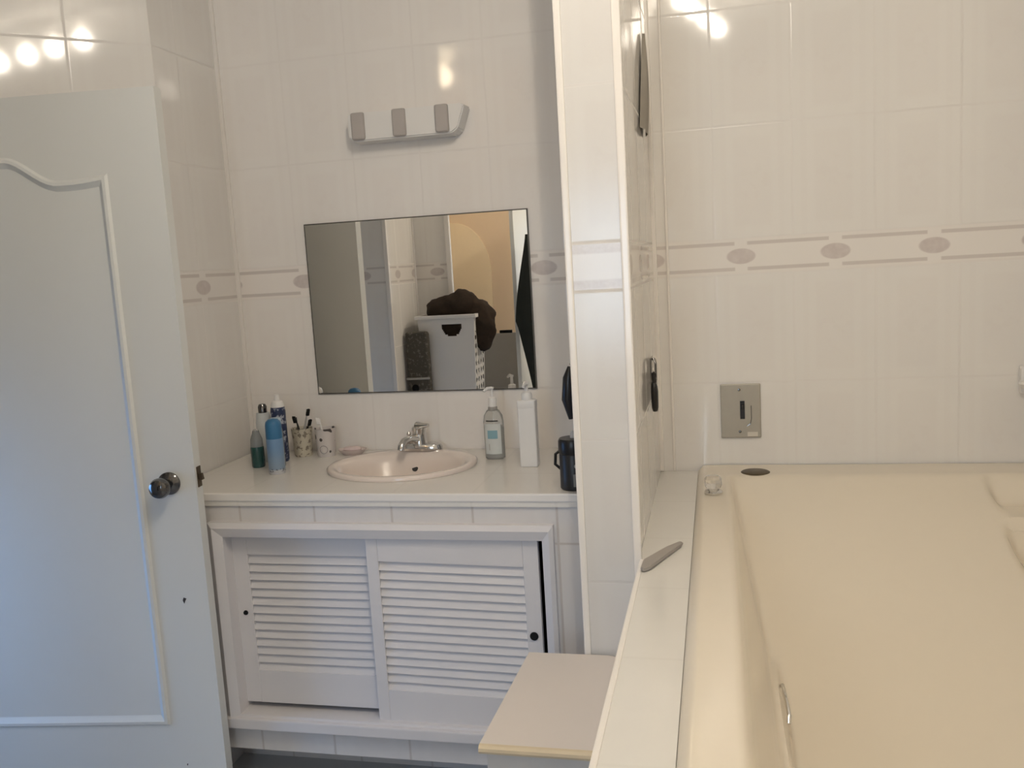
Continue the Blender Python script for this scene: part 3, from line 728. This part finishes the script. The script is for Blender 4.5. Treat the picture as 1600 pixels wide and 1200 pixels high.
band(bm, .018, .112, -140, -40, .0328, .0237, KP(LX, LY)); lb = obj('label', bm, plain('white_translucent_label', (.62, .64, .62), .45), HS, label='whitish front label')
bm = new(); band(bm, .066, .092, -118, -62, .0334, .0243, KP(LX, LY)); obj('blue_patch', bm, plain('pale_blue_print', (.23, .40, .46), .45), lb, label='pale blue rectangle on the label')
bm = new(); band(bm, .119, .1225, -125, -55, .0322, .0234, KP(LX, LY)); obj('dark_text_line', bm, BLACK, lb)
bm = new(); band(bm, .030, .050, -112, -108, .0334, .0243, KP(LX, LY)); obj('small_mark', bm, TAN, lb)
bm = new(); lathe(bm, [(.013, .160), (.0135, .182), (.012, .190), (.005, .193), (.0045, .215), (.007, .217), (.007, .222), (0, .223)], KP(LX, LY), 22)
tube(bm, [KP(LX, LY)+Vector((0, 0, .219)), KP(LX, LY)+Vector((-.010, -.014, .220)), KP(LX, LY)+Vector((-.019, -.026, .213))], [.0055, .005, .004], 10)
obj('pump_head', bm, WPLA, HS, smooth=True, label='white pump head')
bm = new(); tube(bm, [KP(LX, LY)+Vector((0, 0, .01)), KP(LX, LY)+Vector((0.001, 0, .16))], .002, 8); obj('dip_tube', bm, WPLA, HS)
bm = new(); lathe(bm, [(.0135, .150), (.0145, .153), (.0145, .160), (.013, .163)], KP(LX, LY), 22); obj('collar', bm, plain('grey_collar', (.35, .33, .30), .4), HS, smooth=True)
# white pump bottle
WX, WY = -2.42, 11.16
WB = thing('pump_bottle', KP(WX, WY), 'tall square white pump bottle at the right of the counter', 'bottle')
bm = new(); box(bm, KP(WX, WY)+Vector((-.026, -.019, 0)), KP(WX, WY)+Vector((.026, .019, .178)), .005, 3); obj('body', bm, WPLA, WB)
bm = new(); box(bm, KP(WX, WY)+Vector((-.027, -.020, .172)), KP(WX, WY)+Vector((.027, .020, .198)), .006, 3)
lathe(bm, [(.016, .196), (.016, .214), (.012, .220), (.006, .222), (.0055, .240), (.008, .242), (.008, .250), (0, .251)], KP(WX, WY), 20)
tube(bm, [KP(WX, WY)+Vector((0, 0, .246)), KP(WX, WY)+Vector((0, -.02, .246)), KP(WX, WY)+Vector((0, -.038, .240))], [.006, .0055, .004], 10)
obj('pump_head', bm, WPLA, WB, smooth=True)
bm = new(); box(bm, KP(WX, WY)+Vector((-.0268, -.008, .122)), KP(WX, WY)+Vector((-.0258, .006, .142))); obj('side_print', bm, TAN, WB, label='dark print on the narrow side')
# black bottle behind partition edge
KX, KY = -1.66, 10.02
KB = thing('black_canister', KP(KX, KY), 'black canister with silver top half hidden by the partition', 'bottle')
bm = new(); lathe(bm, [(.034, 0), (.037, .004), (.0365, .092), (.035, .095)], KP(KX, KY), 30); obj('body', bm, plain('charcoal_plastic', (.022, .021, .020), .38), KB, smooth=True)
bm = new(); lathe(bm, [(.037, .095), (.0385, .100), (.038, .128), (.035, .134), (0, .135)], KP(KX, KY), 30); obj('lid', bm, BLACK, KB, smooth=True)
bm = new(); tube(bm, [KP(KX, KY)+Vector((-.034, 0, .10)), KP(KX, KY)+Vector((-.046, -.004, .092)), KP(KX, KY)+Vector((-.048, -.004, .065)), KP(KX, KY)+Vector((-.035, 0, .052))], .004, 8); obj('handle', bm, BLACK, KB, smooth=True)
bm = new(); band(bm, .012, .045, -85, -55, .0374, .0374, KP(KX, KY)); obj('label', bm, plain('grey_label', (.22, .22, .21), .5), KB, label='grey label with small print')
bm = new(); lathe(bm, [(.0055, 0), (.0055, .0008), (0, .001)], KP(KX, KY)+Vector((.012, -.0352, .066)), 16, axis=(.3, -1, 0)); obj('round_mark', bm, plain('silver_mark', (.40, .39, .37), .4), KB, label='small silver emblem')
bm = new(); lathe(bm, [(.010, .134), (.010, .146), (.006, .152), (0, .153)], KP(KX, KY)+Vector((.004, 0, 0)), 18); obj('spout_cap', bm, plain('pale_grey_plastic', (.5, .48, .45), .3), KB, smooth=True)
# black item hanging on partition's hidden side
HB = thing('hanging_brush', P(-1.45, 9.3, -1.1), 'black brush hanging beside the partition above the black canister', 'brush')
bm = new(); tube(bm, [P(-1.52, 9.25, -1.10), P(-1.54, 9.25, -1.22), P(-1.56, 9.25, -1.45), P(-1.53, 9.25, -1.66)], [.006, .014, .015, .007], 12); obj('head', bm, BLACK, HB, smooth=True)
bm = new(); tube(bm, [P(-1.38, 9.25, -1.0), P(-1.46, 9.25, -1.0), P(-1.52, 9.25, -1.08)], .003, 8); obj('hook', bm, CHROME, HB, smooth=True)

# ------------------------------------------------------------ things behind the camera, seen in the mirror
CB = thing('low_cabinet', P(-6.3, 3.7, ZF), 'low white cabinet carrying the laundry hamper', 'cabinet')
bm = new(); bx(bm, -7.28, -5.2, 3.02, 4.4, ZF, -3.72, .004); obj('body', bm, WOODW, CB)
bm = new(); bx(bm, -7.30, -5.15, 3.01, 4.45, -3.72, -3.62, .004); obj('top', bm, WOODW, CB)
HM = thing('laundry_hamper', P(-6.3, 3.6, -3.62), 'white plastic laundry hamper with cut-out handle, reflected in the mirror', 'laundry basket')
hx0, hx1, hy0, hy1, hz0, hz1 = -7.0, -5.60, 3.08, 4.05, -3.62, -1.16
def hamp():
    bm = new(); t = .03
    def q(u, v, h, ins=0.0):       # u,v in 0..1, h 0..1 with taper
        k = .10*(1-h); return P(hx0+k+ins+(hx1-hx0-2*k-2*ins)*u, hy0+k+ins+(hy1-hy0-2*k-2*ins)*v, hz0+(hz1-hz0)*h)
    for ins in (0.0, t):
        # three plain walls; +Y wall with a half-round handle hole; +X wall with slots
        def grid(fn, nx, nz, skip):
            V_ = [[bm.verts.new(fn(i/nx, j/nz)) for j in range(nz+1)] for i in range(nx+1)]
            for i in range(nx):
                for j in range(nz):
                    if not skip((i+.5)/nx, (j+.5)/nz): bm.faces.new((V_[i][j], V_[i+1][j], V_[i+1][j+1], V_[i][j+1]))
        hole = lambda u, h: (h < .935 and h > .79 and ((u-.60)/.19)**2+((h-.935)/.125)**2 < 1)
        grid(lambda u, h: q(u, 1, h, ins), 60, 60, hole)
        grid(lambda u, h: q(u, 0, h, ins), 4, 4, lambda a, b: False)
        def slot(u, h):
            cu = (u*4) % 1-.5; ch = (h*12) % 1-.5; return .10 < h < .86 and (cu/.30)**2+(ch/.30)**2 < 1
        grid(lambda u, h: q(1, u, h, ins), 50, 91, slot)
        grid(lambda u, h: q(0, u, h, ins), 50, 91, slot)
    bot = [q(0, 0, 0), q(1, 0, 0), q(1, 1, 0), q(0, 1, 0)]; bm.faces.new([bm.verts.new(p) for p in bot])
    return bm
obj('basket_body', hamp(), WPLA, HM)
bm = new()
bx(bm, hx0-.06, hx1+.06, hy1-.02, hy1+.06, hz1-.03, hz1+.06, .003); bx(bm, hx0-.06, hx1+.06, hy0-.06, hy0+.02, hz1-.03, hz1+.06, .003)
bx(bm, hx0-.06, hx0+.02, hy0, hy1, hz1-.03, hz1+.06, .003); bx(bm, hx1-.02, hx1+.06, hy0, hy1, hz1-.03, hz1+.06, .003)
obj('rim', bm, WPLA, HM)
def blob(name, ells, mat, label, cat, amp=.012):
    bm = new(); bmesh.ops.create_icosphere(bm, subdivisions=5, radius=1.0)
    cs = [(P(*c), Vector(r)*W) for c, r in ells]
    ctr = sum((c for c, r in cs), Vector())/len(cs)
    for v in bm.verts:
        d = v.co.normalized(); best = .02
        for c, r in cs:      # ray from centre to the union of ellipsoids
            o = ctr-c; A_ = sum((d[i]/r[i])**2 for i in range(3)); B_ = 2*sum(d[i]*o[i]/r[i]**2 for i in range(3)); C_ = sum((o[i]/r[i])**2 for i in range(3))-1
            D_ = B_*B_-4*A_*C_
            if D_ > 0: best = max(best, (-B_+math.sqrt(D_))/(2*A_))
        v.co = ctr+d*best
        v.co += d*amp*(noise.noise(v.co*14)+.5*noise.noise(v.co*31))
    return tag(obj(name, bm, mat, smooth=True, angle=80), label, cat)
BROWN = plain('dark_brown_fabric', (.028, .017, .010), .95, var=.3, scale=60, bump=.002)
blob('brown_garment', [((-6.42, 3.55, -1.0), (.50, .38, .36)), ((-6.05, 3.55, -.95), (.46, .38, .42)), ((-5.58, 3.5, -1.40), (.40, .36, .62)), ((-6.3, 3.56, -2.1), (.62, .42, 1.2))], BROWN, 'dark brown garment piled over the laundry hamper in the mirror', 'clothes', .02)
g = G('grey_patterned_fabric'); z3 = g.pos()[2]; nn = g.noise(70, 2)
g.out(g.mix(g.step(nn, .55, .65), (.085, .075, .06), (.17, .155, .13)), .9); BAGM = g.m
BG = thing('fabric_bag', P(-7.14, 4.2, -3.62), 'grey patterned fabric bag standing left of the hamper in the mirror', 'bag')
bm = new(); bx(bm, -7.29, -6.72, 4.10, 4.30, -3.62, -1.45, .02, 4)
for v in bm.verts:
    t = (v.co.z-CZ)/W; v.co.x += .02*W*math.sin(t*3); v.co.y += .03*W*math.sin(t*4)
obj('bag_body', bm, BAGM, BG, smooth=True)
bm = new(); bx(bm, -7.29, -6.72, 4.07, 4.33, -2.60, -2.55, .002); obj('light_stripe', bm, TAN, BG)
bm = new(); lathe(bm, [(.02, 0), (.018, .004), (0, .006)], P(-7.08, 4.31, -2.80), 16, axis=(0, 1, 0)); obj('black_patch', bm, DBLACK, BG)
# half-height grey wall with a black comb
sbox('wall_half_height', plain('grey_panel', (.42, .40, .35), .6), -6.48, -4.95, .4, .6, ZF, -1.86, label='half-height grey wall seen in the mirror')
bm = new(); bx(bm, -5.85, -5.5, .46, .54, -1.86, -1.78, .002); tag(obj('comb', bm, DBLACK), 'small black comb on the half-height wall in the mirror', 'comb')
# open white door leaf with dark robe
dd = bpy.data.objects.new('door_2', None); COL.objects.link(dd); dd.location = P(-4.8, 2.94, ZF); struct(dd, 'white door standing open behind the photographer')
bm = new(); vs = bx(bm, -4.86, -4.76, 0.0, 2.94, ZF+.05, 2.3, .003)
for v in bm.verts: v.co.x += (2.94*W-v.co.y)*.2
obj('door_leaf', bm, DOORM, dd)
RB = plain('dark_green_cloth', (.022, .026, .022), .9, var=.2, bump=.002)
bm = new(); rows = []
N = 20
for k in range(25):
    t = k/24; z = .70-3.85*t
    w = .04+.36*math.sin(min(1, t*1.25)*math.pi*.62)**1.2 if t < .55 else .04+.36*max(0, 1-(t-.5)/.5)**1.1
    rows.append([bm.verts.new(P(-4.40+w*math.cos(2*math.pi*i/N)*(1+.08*math.sin(5*2*math.pi*i/N)), 3.10+.09*math.sin(2*math.pi*i/N), z)) for i in range(N)])
for a in range(24):
    for i in range(N): bm.faces.new((rows[a][i], rows[a][(i+1) % N], rows[a+1][(i+1) % N], rows[a+1][i]))
bm.faces.new(rows[0]); bm.faces.new(rows[-1])
tag(obj('hanging_robe', bm, RB, smooth=True), 'dark green robe hanging at the right edge of the mirror view', 'robe')
